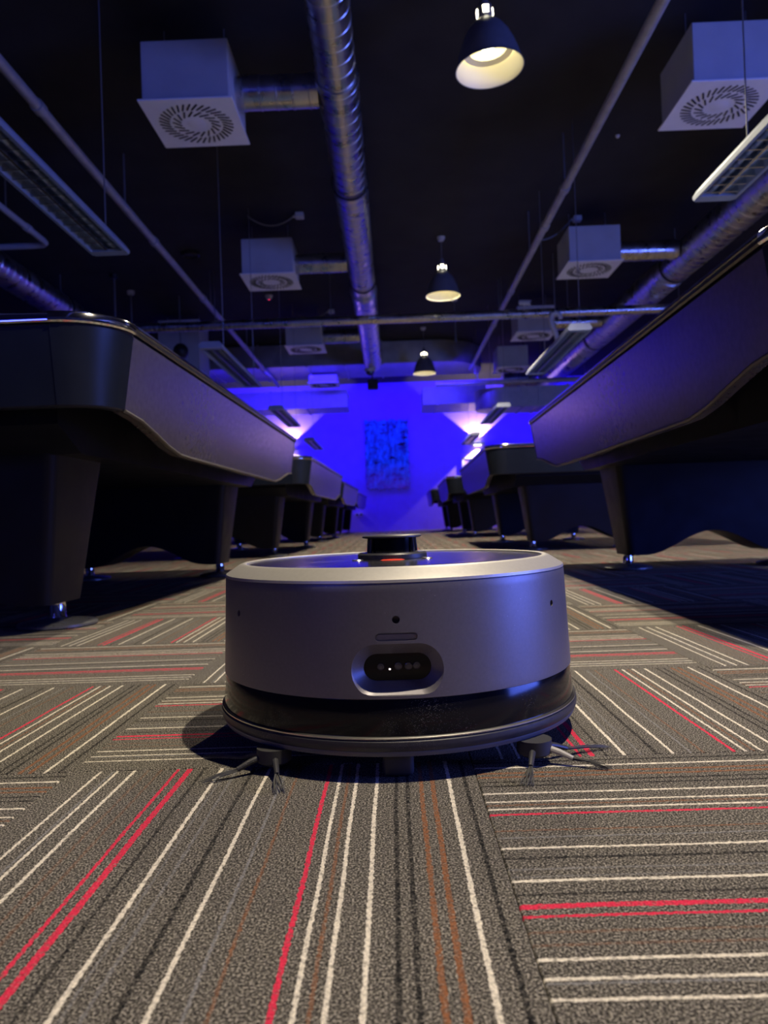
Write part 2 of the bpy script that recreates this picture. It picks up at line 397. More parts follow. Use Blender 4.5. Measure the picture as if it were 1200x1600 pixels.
# ------------------------------------------------------------------ pool tables
TW, TL, TH = 1.58, 3.05, 0.83     # outer width, length, height
CR = 0.15                          # plan radius of the corners
def table_outline():
    """counter-clockwise plan pieces as lists of (x, y, nx, ny)"""
    hx, hy = TW / 2, TL / 2
    pcs = {}
    n = 22
    pcs['side_r'] = [(hx, -hy + CR + (2 * hy - 2 * CR) * k / n, 1, 0) for k in range(n + 1)]
    pcs['side_l'] = [(-hx, hy - CR - (2 * hy - 2 * CR) * k / n, -1, 0) for k in range(n + 1)]
    pcs['end_f'] = [(hx - CR - (2 * hx - 2 * CR) * k / 8, hy, 0, 1) for k in range(9)]
    pcs['end_n'] = [(-hx + CR + (2 * hx - 2 * CR) * k / 8, -hy, 0, -1) for k in range(9)]
    for nm, cx, cy, a0 in (('c0', hx - CR, hy - CR, 0), ('c1', -hx + CR, hy - CR, 90), ('c2', -hx + CR, -hy + CR, 180), ('c3', hx - CR, -hy + CR, 270)):
        pcs[nm] = []
        for k in range(9):
            a = math.radians(a0 + 90 * k / 8)
            pcs[nm].append((cx + CR * math.cos(a), cy + CR * math.sin(a), math.cos(a), math.sin(a)))
    return pcs
def apron_bottom(x, y, side):
    if not side: return 0.605
    t = (TL / 2 - CR - abs(y)) / 0.55       # rises in an S towards both corners
    t = max(0, min(1, t)); t = t * t * (3 - 2 * t)
    return 0.605 - 0.075 * t
def strip(pts, ztop, zbot, out_top=0.0, slant=0.032, thick=0.03):
    bm = new_bm(); rows = []
    for p in pts:
        x, y, nx, ny = p
        zb = zbot(x, y) if callable(zbot) else zbot
        s = slant * (ztop - zb) / 0.22
        def P(off, z): return bm.verts.new((x + nx * off, y + ny * off, z))
        rows.append([P(out_top - 0.004, ztop), P(out_top, ztop - 0.006), P(out_top - s, zb + 0.004), P(out_top - s - 0.004, zb), P(out_top - s - thick, zb), P(out_top - thick - 0.004, ztop)])
    for a, b in zip(rows[:-1], rows[1:]):
        for i in range(6):
            j = (i + 1) % 6
            bm.faces.new((a[i], b[i], b[j], a[j]))
    bm.faces.new(rows[0]); bm.faces.new(rows[-1][::-1])
    bmesh.ops.recalc_face_normals(bm, faces=bm.faces)
    return bm

def make_table():
    t = thing('pool_table', 'x', 'pool table', group='pool tables in two rows')
    P = table_outline()
    for nm in ('side_r', 'side_l'):
        a = obj('side_apron', strip(P[nm], 0.805, lambda x, y: apron_bottom(x, y, True)), MT['laminate'], t)
        # pale edging along the scooped lower edge
        bm = new_bm()
        def edge_pt(p):
            zb = apron_bottom(p[0], p[1], True); s = 0.032 * (0.805 - zb) / 0.22
            return (p[0] + p[2] * (-s + 0.0005), p[1], zb + 0.001)
        tube(bm, [edge_pt(p) for p in P[nm]], 0.0055, 6)
        obj('edge_trim', bm, MT['trim'], a)
        obj('rail_cap', strip(P[nm], TH, 0.808, out_top=0.006, slant=0.0, thick=0.10), MT['toprail'], t)
        s = 1 if nm == 'side_r' else -1
        obj('rail_edge', bbox(*sorted((s * (TW / 2 + 0.001), s * (TW / 2 + 0.0085))), -TL / 2 + CR, TL / 2 - CR, TH - 0.004, TH + 0.001), MT['chrome'], t)
    for nm in ('end_f', 'end_n'):
        obj('end_apron', strip(P[nm], 0.805, lambda x, y: 0.605), MT['corner'], t)
        obj('end_cap', strip(P[nm], TH + 0.001, 0.806, out_top=0.008, slant=0.0, thick=0.10), MT['chrome'], t)
    for nm in ('c0', 'c1', 'c2', 'c3'):
        c = obj('corner_casting', strip(P[nm], 0.806, lambda x, y: 0.605, out_top=0.002), MT['corner'], t)
        obj('corner_cap', strip(P[nm], TH + 0.002, 0.805, out_top=0.010, slant=0.0, thick=0.12), MT['chrome'], c)
    # bed, cushions, pockets
    obj('bed', bbox(-TW / 2 + .09, TW / 2 - .09, -TL / 2 + .09, TL / 2 - .09, 0.74, 0.79), MT['cloth'], t, smooth=False)
    for x0, x1, y0, y1 in ((-TW / 2 + .09, -TW / 2 + .14, -TL / 2 + .22, -.07), (-TW / 2 + .09, -TW / 2 + .14, .07, TL / 2 - .22),
                           (TW / 2 - .14, TW / 2 - .09, -TL / 2 + .22, -.07), (TW / 2 - .14, TW / 2 - .09, .07, TL / 2 - .22),
                           (-TW / 2 + .22, TW / 2 - .22, -TL / 2 + .09, -TL / 2 + .14), (-TW / 2 + .22, TW / 2 - .22, TL / 2 - .14, TL / 2 - .09)):
        obj('cushion', bbox(x0, x1, y0, y1, 0.79, 0.825, 0.006, 1), MT['cloth'], t)
    for sx in (-1, 1):
        for yy in (-TL / 2 + .13, 0, TL / 2 - .13):
            obj('pocket', lathe(new_bm(), [(0, .7905), (.058, .7905), (.062, .796), (.05, .80), (0, .7995)], 16, Matrix.Translation((sx * (TW / 2 - .13), yy, 0))), MT['pocket'], t)
    # underframe
    bm = new_bm()
    for (x0, x1, z) in ((-TW / 2 + .24, TW / 2 - .24, 0.47),):
        prof = [(-TL / 2 + .22, 0.74), (-TL / 2 + .22, 0.59), (-TL / 2 + .36, 0.52), (TL / 2 - .36, 0.52), (TL / 2 - .22, 0.59), (TL / 2 - .22, 0.74)]
        A = [bm.verts.new((x0, y, zz)) for y, zz in prof]; B = [bm.verts.new((x1, y, zz)) for y, zz in prof]
        for k in range(len(prof)):
            q = (k + 1) % len(prof); bm.faces.new((A[k], A[q], B[q], B[k]))
        bm.faces.new(A); bm.faces.new(B[::-1])
    bmesh.ops.recalc_face_normals(bm, faces=bm.faces)
    obj('underframe', bm, MT['tableblack'], t, smooth=False)
    # two broad pedestals, arched below, tapering down to the feet
    PEDY = 1.0
    for sy in (-1, 1):
        bm = new_bm(); n = 20; secs = []
        for k in range(n + 1):
            u = -1 + 2 * k / n
            xt = u * (TW / 2 - 0.31)
            xb = u * (TW / 2 - 0.375)
            a = abs(u)
            zb = 0.075 + 0.115 * (0.5 + 0.5 * math.cos(PI * min(1, max(0, (a - 0.0) / 0.80))))
            yt, yb = 0.18, 0.12
            f = (zb - 0.075) / 0.5
            # bottom half-thickness and x at this height
            xbb = xb + (xt - xb) * f; ybb = yb + (yt - yb) * f
            secs.append([bm.verts.new((xt, sy * PEDY - yt, 0.57)), bm.verts.new((xt, sy * PEDY + yt, 0.57)), bm.verts.new((xbb, sy * PEDY + ybb, zb)), bm.verts.new((xbb, sy * PEDY - ybb, zb))])
        for a_, b_ in zip(secs[:-1], secs[1:]):
            for q in range(4):
                w = (q + 1) % 4; bm.faces.new((a_[q], a_[w], b_[w], b_[q]))
        bm.faces.new(secs[0]); bm.faces.new(secs[-1][::-1])
        bmesh.ops.recalc_face_normals(bm, faces=bm.faces)
        ed = [e for e in bm.edges if len(e.link_faces) == 2 and e.calc_face_angle(0) > 1.0 and abs(e.verts[0].co.z - e.verts[1].co.z) > .3]
        bmesh.ops.bevel(bm, geom=ed, offset=0.03, segments=4, affect='EDGES', profile=0.5)
        ped = obj('pedestal', bm, MT['tableblack'], t)
        for sx in (-1, 1):
            fx = sx * (TW / 2 - 0.405)
            mt_ = Matrix.Translation((fx, sy * PEDY, 0))
            ft = obj('foot_post', lathe(new_bm(), [(0, .02), (.029, .02), (.029, .026), (.025, .032), (.025, .074), (0, .074)], 24, mt_), MT['chrome'], ped)
            ft2 = obj('foot_disc', lathe(new_bm(), [(0, 0.0), (.112, 0.0), (.118, .004), (.118, .011), (.112, .015), (.06, .023), (.03, .028), (0, .028)], 40, mt_), MT['satin'], ped)
    return t
LX = -0.615 - TW / 2; RX = 0.768 + TW / 2
L_Y = [3.33, 7.50, 11.62, 15.80]
R_Y = [2.80, 7.12, 11.35, 15.50]
order = ['nearest', 'second', 'third', 'farthest']
side_note = {'L': ['charcoal pool table nearest on the left, its rounded chrome corner toward the viewer',
                   'second pool table of the left row, just beyond the nearest one',
                   'third pool table of the left row, before the blue wall',
                   'farthest pool table of the left row, beside the blue wall'],
             'R': ['charcoal pool table nearest on the right, its long side filling the edge',
                   'second pool table of the right row, chrome end strip facing the viewer',
                   'third pool table of the right row, below the warm wall sconce',
                   'farthest pool table of the right row, beside the blue wall']}
proto = make_table()
first = True
for sd, xx, ys in (('L', LX, L_Y), ('R', RX, R_Y)):
    for k, y in enumerate(ys):
        o = proto if first else copy_tree(proto); first = False
        o.location = (xx, y, 0); o['label'] = side_note[sd][k]
        if sd == 'L' and k == 0: o.location.x = -0.632 - TW / 2; o.rotation_euler.z = -0.023

# ------------------------------------------------------------------ cleaning robot
RB = thing('robot_vacuum', 'round grey robot vacuum cleaner on the striped carpet', 'robot vacuum', (0.0, 1.0965, 0.0132))
RB.scale = (0.956, 0.956, 0.956)   # local floor level: z = -0.0138
def rbody():
    prof = [(0.20, 0.070), (0.2575, 0.0835), (0.2595, 0.0845)]
    n = 16
    for k in range(n + 1):
        t = k / n
        prof.append((0.2595 - 0.0052 * t, 0.086 + (0.2195 - 0.086) * t))
    prof += [(0.2535, 0.2220), (0.20, 0.2220)]
    return lathe(new_bm(), prof, 180, closed=True)
def stadium(hw, hh, n=14):
    pts = []
    for k in range(n + 1):
        a = -PI / 2 + PI * k / n; pts.append((hw - hh + hh * math.cos(a), hh * math.sin(a)))
    for k in range(n + 1):
        a = PI / 2 + PI * k / n; pts.append((-hw + hh + hh * math.cos(a), hh * math.sin(a)))
    return pts
def front_loft(levels, ang=0.0):
    """levels: list of (stadium args, z centre, radial distance); solid lofted along the front normal"""
    bm = new_bm(); rows = []
    for (hw, hh), zc, rad in levels:
        rows.append([bm.verts.new((x, -rad, zc + z)) for x, z in stadium(hw, hh)])
    for a, b in zip(rows[:-1], rows[1:]):
        for i in range(len(a)):
            j = (i + 1) % len(a); bm.faces.new((a[i], a[j], b[j], b[i]))
    bm.faces.new(rows[0][::-1]); bm.faces.new(rows[-1])
    bmesh.ops.recalc_face_normals(bm, faces=bm.faces)
    if ang: bm.transform(Matrix.Rotation(ang, 4, 'Z'))
    return bm
PZ = 0.1190     # pill window height
cuts = [front_loft([((0.0640, 0.0325), PZ, 0.275), ((0.0600, 0.0305), PZ, 0.2555), ((0.0415, 0.0165), PZ, 0.2405), ((0.0400, 0.015), PZ, 0.2300)]),
        front_loft([((0.0255, 0.0048), 0.1580, 0.275), ((0.0255, 0.0048), 0.1580, 0.2530)]),
        front_loft([((0.0047, 0.00469), 0.1785, 0.275), ((0.0047, 0.00469), 0.1785, 0.2400)]),
        front_loft([((0.0042, 0.00419), 0.1790, 0.275), ((0.0042, 0.00419), 0.1790, 0.2400)], math.radians(-56)),
        front_loft([((0.0042, 0.00419), 0.1790, 0.275), ((0.0042, 0.00419), 0.1790, 0.2400)], math.radians(55))]
body = obj('shell', rbody(), MT['bodygrey'], RB)
tmp = []
for c in cuts:
    co = obj('tmp_cut', c, MT['bodygrey'], RB); tmp.append(co)
    md = body.modifiers.new('b', 'BOOLEAN'); md.operation = 'DIFFERENCE'; md.solver = 'EXACT'; md.object = co
dg = bpy.context.evaluated_depsgraph_get(); dg.update()
ev = body.evaluated_get(dg); nm_ = bpy.data.meshes.new_from_object(ev)
body.modifiers.clear(); body.data = nm_; nm_.name = 'shell'
for co in tmp: bpy.data.objects.remove(co)
nm_.materials.clear(); nm_.materials.append(MT['bodygrey'])
nm_.polygons.foreach_set('use_smooth', [True] * len(nm_.polygons)); nm_.polygons.foreach_set('material_index', [0] * len(nm_.polygons))
nm_.set_sharp_from_angle(angle=math.radians(25))
# window glass and sensors
win = obj('sensor_window', front_loft([((0.0440, 0.0190), PZ, 0.2390), ((0.0440, 0.0190), PZ, 0.2340)]), MT['winglass'], RB)
for k, (dx, dz, r) in enumerate(((-0.0205, 0.0005, 0.0042), (0.001, 0.0008, 0.0047), (0.0135, 0.0005, 0.0047), (0.0235, 0.0010, 0.0045))):
    obj('lens', lathe(new_bm(), [(0, .0016), (r * .45, .0014), (r * .5, .0007), (r * .8, .0007), (r * .85, .0016), (r, .0012), (r, 0), (0, 0)], 20, Matrix.Translation((dx, -0.2388, PZ + dz)) @ Matrix.Rotation(PI / 2, 4, 'X')), MT['lens'], win)
obj('indicator_light', lathe(new_bm(), [(0, .0012), (.0009, .001), (.0013, 0), (0, 0)], 12, Matrix.Translation((-0.0095, -0.2388, PZ - 0.0028)) @ Matrix.Rotation(PI / 2, 4, 'X')), MT['irlens'], win)
obj('button', front_loft([((0.0235, 0.0030), 0.1580, 0.2545), ((0.0235, 0.0030), 0.1580, 0.2520)]), MT['bodygrey'], RB)
# rim, lid, band, bumper
obj('rim', lathe(new_bm(), [(0.20, 0.2215), (0.2520, 0.2215), (0.2542, 0.2228), (0.2535, 0.2262), (0.2345, 0.2385), (0.2300, 0.2402), (0.2255, 0.2404), (0.2235, 0.2395), (0.2225, 0.2360), (0.20, 0.2360)], 180, closed=True), MT['rimgrey'], RB)
obj('lid', lathe(new_bm(), [(0, 0.2385), (0.16, 0.2384), (0.218, 0.2378), (0.2215, 0.2368), (0.2215, 0.230), (0, 0.230)], 128), MT['toplid'], RB)
bd = obj('front_band', lathe(new_bm(), [(0.20, 0.0845), (0.2575, 0.0838), (0.2578, 0.0830), (0.2615, 0.0415), (0.2612, 0.0400), (0.20, 0.0400)], 180, closed=True), MT['blackglass'], RB)
obj('silver_line', lathe(new_bm(), [(0.25, 0.0402), (0.2628, 0.0402), (0.2648, 0.0390), (0.2648, 0.0376), (0.2630, 0.0366), (0.25, 0.0366)], 180, closed=True), MT['silver'], RB)
obj('bumper', lathe(new_bm(), [(0.24, 0.0367), (0.2635, 0.0367), (0.2655, 0.0345), (0.2660, 0.0300), (0.2655, 0.0255), (0.2630, 0.0225), (0.24, 0.0225)], 180, closed=True), MT['bumper'], RB)
obj('lower_lip', lathe(new_bm(), [(0, 0.0226), (0.2632, 0.0226), (0.2635, 0.0205), (0.2615, 0.0165), (0.2560, 0.0150), (0, 0.0150)], 180), MT['lip'], RB)
# lidar turret
LY = 0.02
lt = obj('lidar_base', lathe(new_bm(), [(0, 0.2378), (0.0525, 0.2378), (0.0540, 0.2388), (0.0540, 0.2450), (0.0515, 0.2475), (0.043, 0.2480), (0, 0.2480)], 64, Matrix.Translation((-0.002, LY, 0))), MT['bumper'], RB)
obj('lidar_drum', lathe(new_bm(), [(0, 0.2478), (0.036, 0.2478), (0.036, 0.2705), (0, 0.2705)], 48, Matrix.Translation((-0.002, LY, 0))), MT['winglass'], lt)
obj('lidar_cap', lathe(new_bm(), [(0, 0.2700), (0.0435, 0.2700), (0.0465, 0.2710), (0.0465, 0.2728), (0.0440, 0.2745), (0, 0.2752)], 64, Matrix.Translation((-0.002, LY, 0))), MT['bumper'], lt)
for a in (20, 70, 110, 160, 215, 325):
    a = math.radians(a); ca, sa = math.cos(a), math.sin(a)
    obj('lidar_strut', tube(new_bm(), [(-0.002 + 0.0405 * ca, LY + 0.0405 * sa, 0.2478), (-0.002 + 0.0385 * ca, LY + 0.0385 * sa, 0.2702)], 0.0022, 8), MT['bumper'], lt)
em = obj('red_emblem', lathe(new_bm(), [(0, .0016), (.015, .0012), (.019, 0), (0, 0)], 32, Matrix.Translation((-0.002, LY - 0.066, 0.2384)) @ Matrix.Diagonal((1, .55, 1, 1))), MT['red'], RB)
for sx in (-1, 1):
    obj('top_button', lathe(new_bm(), [(0, .0020), (.0075, .0018), (.009, 0), (0, 0)], 24, Matrix.Translation((sx * 0.052 - 0.002, LY - 0.052, 0.2382))), MT['silver'], RB)
# undercarriage
obj('castor', bbox(-0.022, 0.016, -0.246, -0.205, -0.0136, 0.018, 0.006, 3), MT['castor'], RB)
for sx in (-1, 1):
    obj('drive_wheel', lathe(new_bm(), [(0, -.018), (.034, -.018), (.036, -.012), (.036, .012), (.034, .018), (0, .018)], 32, Matrix.Translation((sx * 0.16, 0.02, 0.0224)) @ Matrix.Rotation(PI / 2, 4, 'Y')), MT['rubber'], RB)
def side_brush(hx, hy, arms, seed):
    rnd = random.Random(seed)
    hb = obj('side_brush', lathe(new_bm(), [(0, -0.004), (0.016, -0.004), (0.022, 0.000), (0.022, 0.0165), (0, 0.0165)], 24, Matrix.Translation((hx, hy, 0))), MT['castor'], RB)
    for (ex, ey, pale, spread) in arms:
        d = Vector((ex - hx, ey - hy, 0)); L = d.length; d.normalize(); n = Vector((-d.y, d.x, 0))
        a0 = Vector((hx, hy, 0.006)) + d * 0.016
        a1 = Vector((hx, hy, -0.004)) + d * min(L * .52, 0.05)
        obj('brush_sleeve', tube(new_bm(), [a0, a0.lerp(a1, .5) + Vector((0, 0, .001)), a1], 0.0034, 10, radii=[.0042, .0038, .0030]), MT['stalk'] if pale else MT['bumper'], hb)
        bm = new_bm()
        for q in range(16):
            o1, o2 = rnd.uniform(-1, 1), rnd.uniform(-1, 1)
            e = Vector((ex, ey, 0)) + n * o1 * spread + d * rnd.uniform(-.010, .004)
            p0 = a1 + n * o1 * .0018 + Vector((0, 0, o2 * .0015)) - d * .004
            mid = p0.lerp(Vector((e.x, e.y, -.0115)), .55) + n * rnd.uniform(-.0025, .0025) + Vector((0, 0, rnd.uniform(0, .003)))
            e.z = rnd.uniform(.0008, .0035) - .0138
            tube(bm, [p0, p0.lerp(mid, .5), mid, mid.lerp(e, .5), e], 0.0005, 5, radii=[.0005, .0005, .00045, .0004, .0003])
        obj('bristle_tuft', bm, MT['bristle'], hb)
side_brush(-0.160, -0.205, [(-0.242, -0.247, False, .006), (-0.141, -0.289, False, .008), (-0.262, -0.146, False, .006)], 1)
side_brush(0.169, -0.205, [(0.253, -0.243, True, .006), (0.144, -0.290, False, .008), (0.274, -0.156, False, .006)], 2)

# ------------------------------------------------------------------ pendant lamps
def make_pendant():
    t = thing('pendant_lamp', 'x', 'pendant lamp', group='bell pendant lamps over the aisle')
    outer = [(0.045, 0.305), (0.052, 0.292), (0.075, 0.275), (0.105, 0.245), (0.135, 0.20), (0.160, 0.145), (0.180, 0.085), (0.193, 0.035), (0.203, 0.004), (0.207, 0.0)]
    inner = [(0.202, 0.0), (0.199, 0.004), (0.188, 0.037), (0.175, 0.087), (0.155, 0.147), (0.130, 0.20), (0.100, 0.243), (0.070, 0.271), (0.0, 0.278)]
    obj('lamp_shade', lathe(new_bm(), outer + [(0.202, 0.0)], 64), MT['shade'], t)
    obj('shade_lining', lathe(new_bm(), inner, 64), MT['shadein'], t)
    obj('reflector_ring', lathe(new_bm(), [(0.112, 0.120), (0.150, 0.105), (0.152, 0.112), (0.114, 0.128)], 48, closed=True), MT['shadein'], t)
    obj('bulb', lathe(new_bm(), [(0, 0.120), (0.030, 0.124), (0.052, 0.142), (0.060, 0.170), (0.052, 0.198), (0.030, 0.225), (0.022, 0.265), (0, 0.268)], 32), MT['bulb'], t)
    s = obj('lamp_holder', lathe(new_bm(), [(0, 0.303), (0.044, 0.303), (0.046, 0.310), (0.046, 0.375), (0.040, 0.385), (0.026, 0.395), (0.022, 0.44), (0.008, 0.455), (0, 0.455)], 32), MT['shade'], t)
    for k in range(4):
        a = math.radians(-90 + 90 * k)
        bm = bbox(-0.017, 0.017, -0.049, -0.0445, 0.318, 0.362, 0.003, 1); bm.transform(Matrix.Rotation(a + PI / 2, 4, 'Z'))
        obj('lamp_opening', bm, MT['lampwin'], s)
    return t
def finish_pendant(t, z, tilt, pw, cone, soft):
    L = HC - z; tt = math.radians(tilt)
    # the shade hangs askew from a flex that stays plumb
    top = Vector((0, 0, .45)); rise = Vector((-math.sin(tt), 0, math.cos(tt))); drop_ = (L - .45 * math.cos(tt))
    end = top + rise * drop_
    obj('flex', tube(new_bm(), [top, end], 0.004, 8), MT['cable'], t)
    obj('ceiling_rose', lathe(new_bm(), [(0, -0.045), (0.03, -0.045), (0.045, -0.02), (0.05, 0), (0, 0)], 24, Matrix.Translation(end) @ Matrix.Rotation(-tt, 4, 'Y')), MT['plastic'], t)
    d = bpy.data.lights.new('pendant_light', 'SPOT'); d.energy = pw; d.color = WARM; d.shadow_soft_size = 0.03; d.spot_size = math.radians(cone); d.spot_blend = soft
    lo = bpy.data.objects.new('pendant_light', d); COL.objects.link(lo); lo.parent = t; lo.location = (0, 0, 0.105)
pl = ['bell pendant lamp hanging straight above the robot vacuum', 'largest bell pendant lamp in view, glowing near the upper edge',
      'middle bell pendant lamp, above the long horizontal pipe', 'smallest bell pendant lamp, in front of the sheet-metal cross duct',
      'bell pendant lamp added out of view over the far right aisle, beyond the nearest table', 'bell pendant lamp added out of view over the far right aisle, farther down the hall']
pp = make_pendant()
roots = [pp] + [copy_tree(pp) for _ in PENDANTS[1:]]
for o, (x, y, z, tilt, pw, cone, soft), lb in zip(roots, PENDANTS, pl):
    o.location = (x, y, z); o['label'] = lb
    o.rotation_euler = (0, math.radians(tilt), 0)
    finish_pendant(o, z, tilt, pw, cone, soft)

# ------------------------------------------------------------------ air boxes with swirl diffusers
PLZ = 2.97
def slot_bm(r0, r1, a, tilt, w, zz=-0.0035):
    bm = bbox(r0, r1, -w / 2, w / 2, zz, 0.001)
    c = Vector(((r0 + r1) / 2, 0, 0))
    bm.transform(Matrix.Rotation(a, 4, 'Z') @ Matrix.Translation(c) @ Matrix.Rotation(tilt, 4, 'Z') @ Matrix.Translation(-c))
    return bm
slot_specs = [(0.168, 0.243, 2 * PI * k / 36, math.radians(28), 0.0105) for k in range(36)] + [(0.092, 0.160, 2 * PI * (k + .3) / 18, math.radians(38), 0.0105) for k in range(18)]
def air_box(x, y, label, side, detail, ztop=0.39, duct_to=None, wires=True):
    t = thing('air_diffuser_box', label, 'air diffuser', (x, y, PLZ), group='air boxes with swirl diffusers')
    obj('plenum_box', bbox(-.275, .275, -.275, .275, 0.010, ztop, 0.004, 1), MT['whitepaint'], t)
    p = obj('diffuser_plate', bbox(-.298, .298, -.298, .298, 0.0, 0.012, 0.002, 1), MT['platewhite'], t)
    if detail:
        for s in slot_specs: obj('slot', slot_bm(*s), MT['slot'], p, smooth=False)
    else:
        bm = new_bm()
        for s in slot_specs:
            b2 = slot_bm(*s); me = bpy.data.meshes.new('x'); b2.to_mesh(me); b2.free(); bm.from_mesh(me); bpy.data.meshes.remove(me)
        o = obj('slot_ring', bm, MT['slot'], p, smooth=False); o['kind'] = 'stuff'
    obj('hub_disc', lathe(new_bm(), [(0, -.0015), (.056, -.0015), (.060, -.0005), (.060, .002), (0, .002)], 32), MT['platewhite'], p)
    if wires:
        for sx in (-1, 1):
            obj('hanger_rod', tube(new_bm(), [(sx * .20, 0, ztop - .01), (sx * .20, 0, HC - PLZ)], 0.005, 6), MT['rod'], t)
    if duct_to is not None:
        x0, x1 = (.270, duct_to - x) if side > 0 else (duct_to - x, -.270)
        obj('branch_duct', spiral_tube(0.105, x0, x1, 'X', z=0.19, pitch=0.10), MT['galv'], t)
    return t
def spiral_tube(R, a, b, axis, x=0, y=0, z=0, pitch=0.13, seg=40, caps=True):
    """round duct from a to b along an axis, with raised lock seams"""
    prof = []
    if caps: prof.append((0, a))
    prof.append((R, a))
    n = max(1, int((b - a) / pitch)); st = (b - a) / n
    for k in range(n):
        c = a + (k + .5) * st
        prof += [(R, c - .007), (R + .004, c - .003), (R + .004, c + .003), (R, c + .007)]
    prof.append((R, b))
    if caps: prof.append((0, b))
    bm = lathe(new_bm(), prof, seg)
    if axis == 'Y': bm.transform(Matrix.Rotation(-PI / 2, 4, 'X'))
    elif axis == 'X': bm.transform(Matrix.Rotation(PI / 2, 4, 'Y'))
    bm.transform(Matrix.Translation((x, y, z)))
    return bm
BX_L, BX_R = -1.21, 2.27
air_box(BX_L, 4.91, 'grey air box with swirl diffuser nearest on the left, joined to the central duct', 1, True, duct_to=-0.392)
air_box(BX_L - .04, 8.22, 'second air box left of the central duct, a curved cable above it', 1, False, duct_to=-0.405)
air_box(BX_L - .04, 11.52, 'third air box left of the central duct, behind the horizontal pipe', 1, False, duct_to=-0.405)
air_box(BX_L - .04, 14.62, 'farthest left air box, low beneath the cross duct before the blue wall', 1, False, duct_to=None, ztop=0.16, wires=False)
air_box(BX_R, 4.95, 'bright blue-lit air box cut off by the upper right edge', 1, True, duct_to=3.24)
air_box(BX_R, 8.22, 'right air box joined by a short shiny branch duct to the right duct', 1, False, duct_to=3.24)
air_box(BX_R - .05, 11.2, 'small right air box behind the white bracket and horizontal pipe', 1, False, duct_to=3.24)
air_box(BX_R + .02, 13.75, 'smallest right air box, above the oval duct', 1, False, duct_to=None)

# ------------------------------------------------------------------ ducts
DZ = 3.17
t = thing('round_duct', 'long central spiral duct running down the ceiling to the cross duct', 'duct', (-0.26, 0, DZ))
for R, a, b in ((0.125, -3.1, 4.80), (0.137, 4.80, 6.30), (0.145, 6.30, 9.30), (0.160, 9.30, 13.66)):
    s = obj('duct_section', spiral_tube(R, a, b, 'Y'), MT['galv'], t)
for yy, R in ((4.80, 0.142), (9.30, 0.166), (11.9, 0.165)):
    obj('joint_collar', spiral_tube(R, yy - .06, yy + .06, 'Y', pitch=.2), MT['galv'], t)
for yy, R in ((3.2, 0.129), (6.28, 0.152), (8.9, 0.150)):
    h = obj('hanger_band', lathe(new_bm(), [(R, yy - .018), (R + .006, yy - .016), (R + .006, yy + .016), (R, yy + .018)], 40, Matrix.Rotation(-PI / 2, 4, 'X'), closed=True), MT['rubber'], t)
    obj('hanger_rod', tube(new_bm(), [(0, yy, R), (0, yy, HC - DZ)], 0.006, 6), MT['rod'], h)
t = thing('round_duct', 'long spiral duct running above the right row of tables', 'duct', (3.44, 0, DZ - .02))
for R, a, b in ((0.185, -3.1, 8.9), (0.195, 8.9, 15.2)):
    obj('duct_section', spiral_tube(R, a, b, 'Y', seg=48), MT['galv'], t)
for yy, R in ((2.6, .188), (8.75, 0.190), (12.2, 0.199)):
    h = obj('hanger_band', lathe(new_bm(), [(R, yy - .02), (R + .006, yy - .018), (R + .006, yy + .018), (R, yy + .02)], 48, Matrix.Rotation(-PI / 2, 4, 'X'), closed=True), MT['rubber'], t)
    obj('hanger_rod', tube(new_bm(), [(0, yy, R), (0, yy, HC - DZ + .02)], 0.006, 6), MT['rod'], h)
# elbow of the right duct turning along the wall
bm = new_bm()
tube(bm, [(0, 15.15, 0), (0, 15.35, 0), (-.03, 15.52, 0), (-.12, 15.67, 0), (-.27, 15.76, 0), (-.45, 15.79, 0), (-1.0, 15.79, 0)], 0.195, 36)
obj('duct_elbow', bm, MT['galv'], t)
t = thing('round_duct', 'spiral duct at the far left, ending behind the nearest table', 'duct', (-4.18, 0, DZ))
obj('duct_section', spiral_tube(0.165, 3.0, 10.2, 'Y'), MT['galv'], t)
obj('duct_section', spiral_tube(0.17, 10.2, 13.5, 'Y'), MT['galv'], t)
h = obj('hanger_band', lathe(new_bm(), [(.166, 9.5), (.173, 9.502), (.173, 9.538), (.166, 9.54)], 40, Matrix.Rotation(-PI / 2, 4, 'X'), closed=True), MT['rubber'], t)
obj('hanger_rod', tube(new_bm(), [(0, 9.52, .165), (0, 9.52, HC - DZ)], 0.006, 6), MT['rod'], h)

def duct_box(name, label, pts, z0, z1, seams, group=None):
    """sheet-metal duct: plan outline extruded, with standing flanges"""
    t = thing(name, label, 'duct', (pts[0][0], pts[0][1], z0), group=group)
    ox, oy = pts[0][0], pts[0][1]
    bm = new_bm()
    A = [bm.verts.new((x - ox, y - oy, 0)) for x, y in pts]; B = [bm.verts.new((x - ox, y - oy, z1 - z0)) for x, y in pts]
    for k in range(len(pts)):
        q = (k + 1) % len(pts); bm.faces.new((A[k], A[q], B[q], B[k]))
    bm.faces.new(A[::-1]); bm.faces.new(B)
    bmesh.ops.recalc_face_normals(bm, faces=bm.faces)
    obj('sheet_metal_casing', bm, MT['galvdull'], t, angle=25)
    for (x0, x1, y0, y1) in seams:
        f = bbox(x0 - ox, x1 - ox, y0 - oy, y1 - oy, -.022, z1 - z0 + .022)
        obj('flange', f, MT['galvdull'], t, smooth=False)
    return t
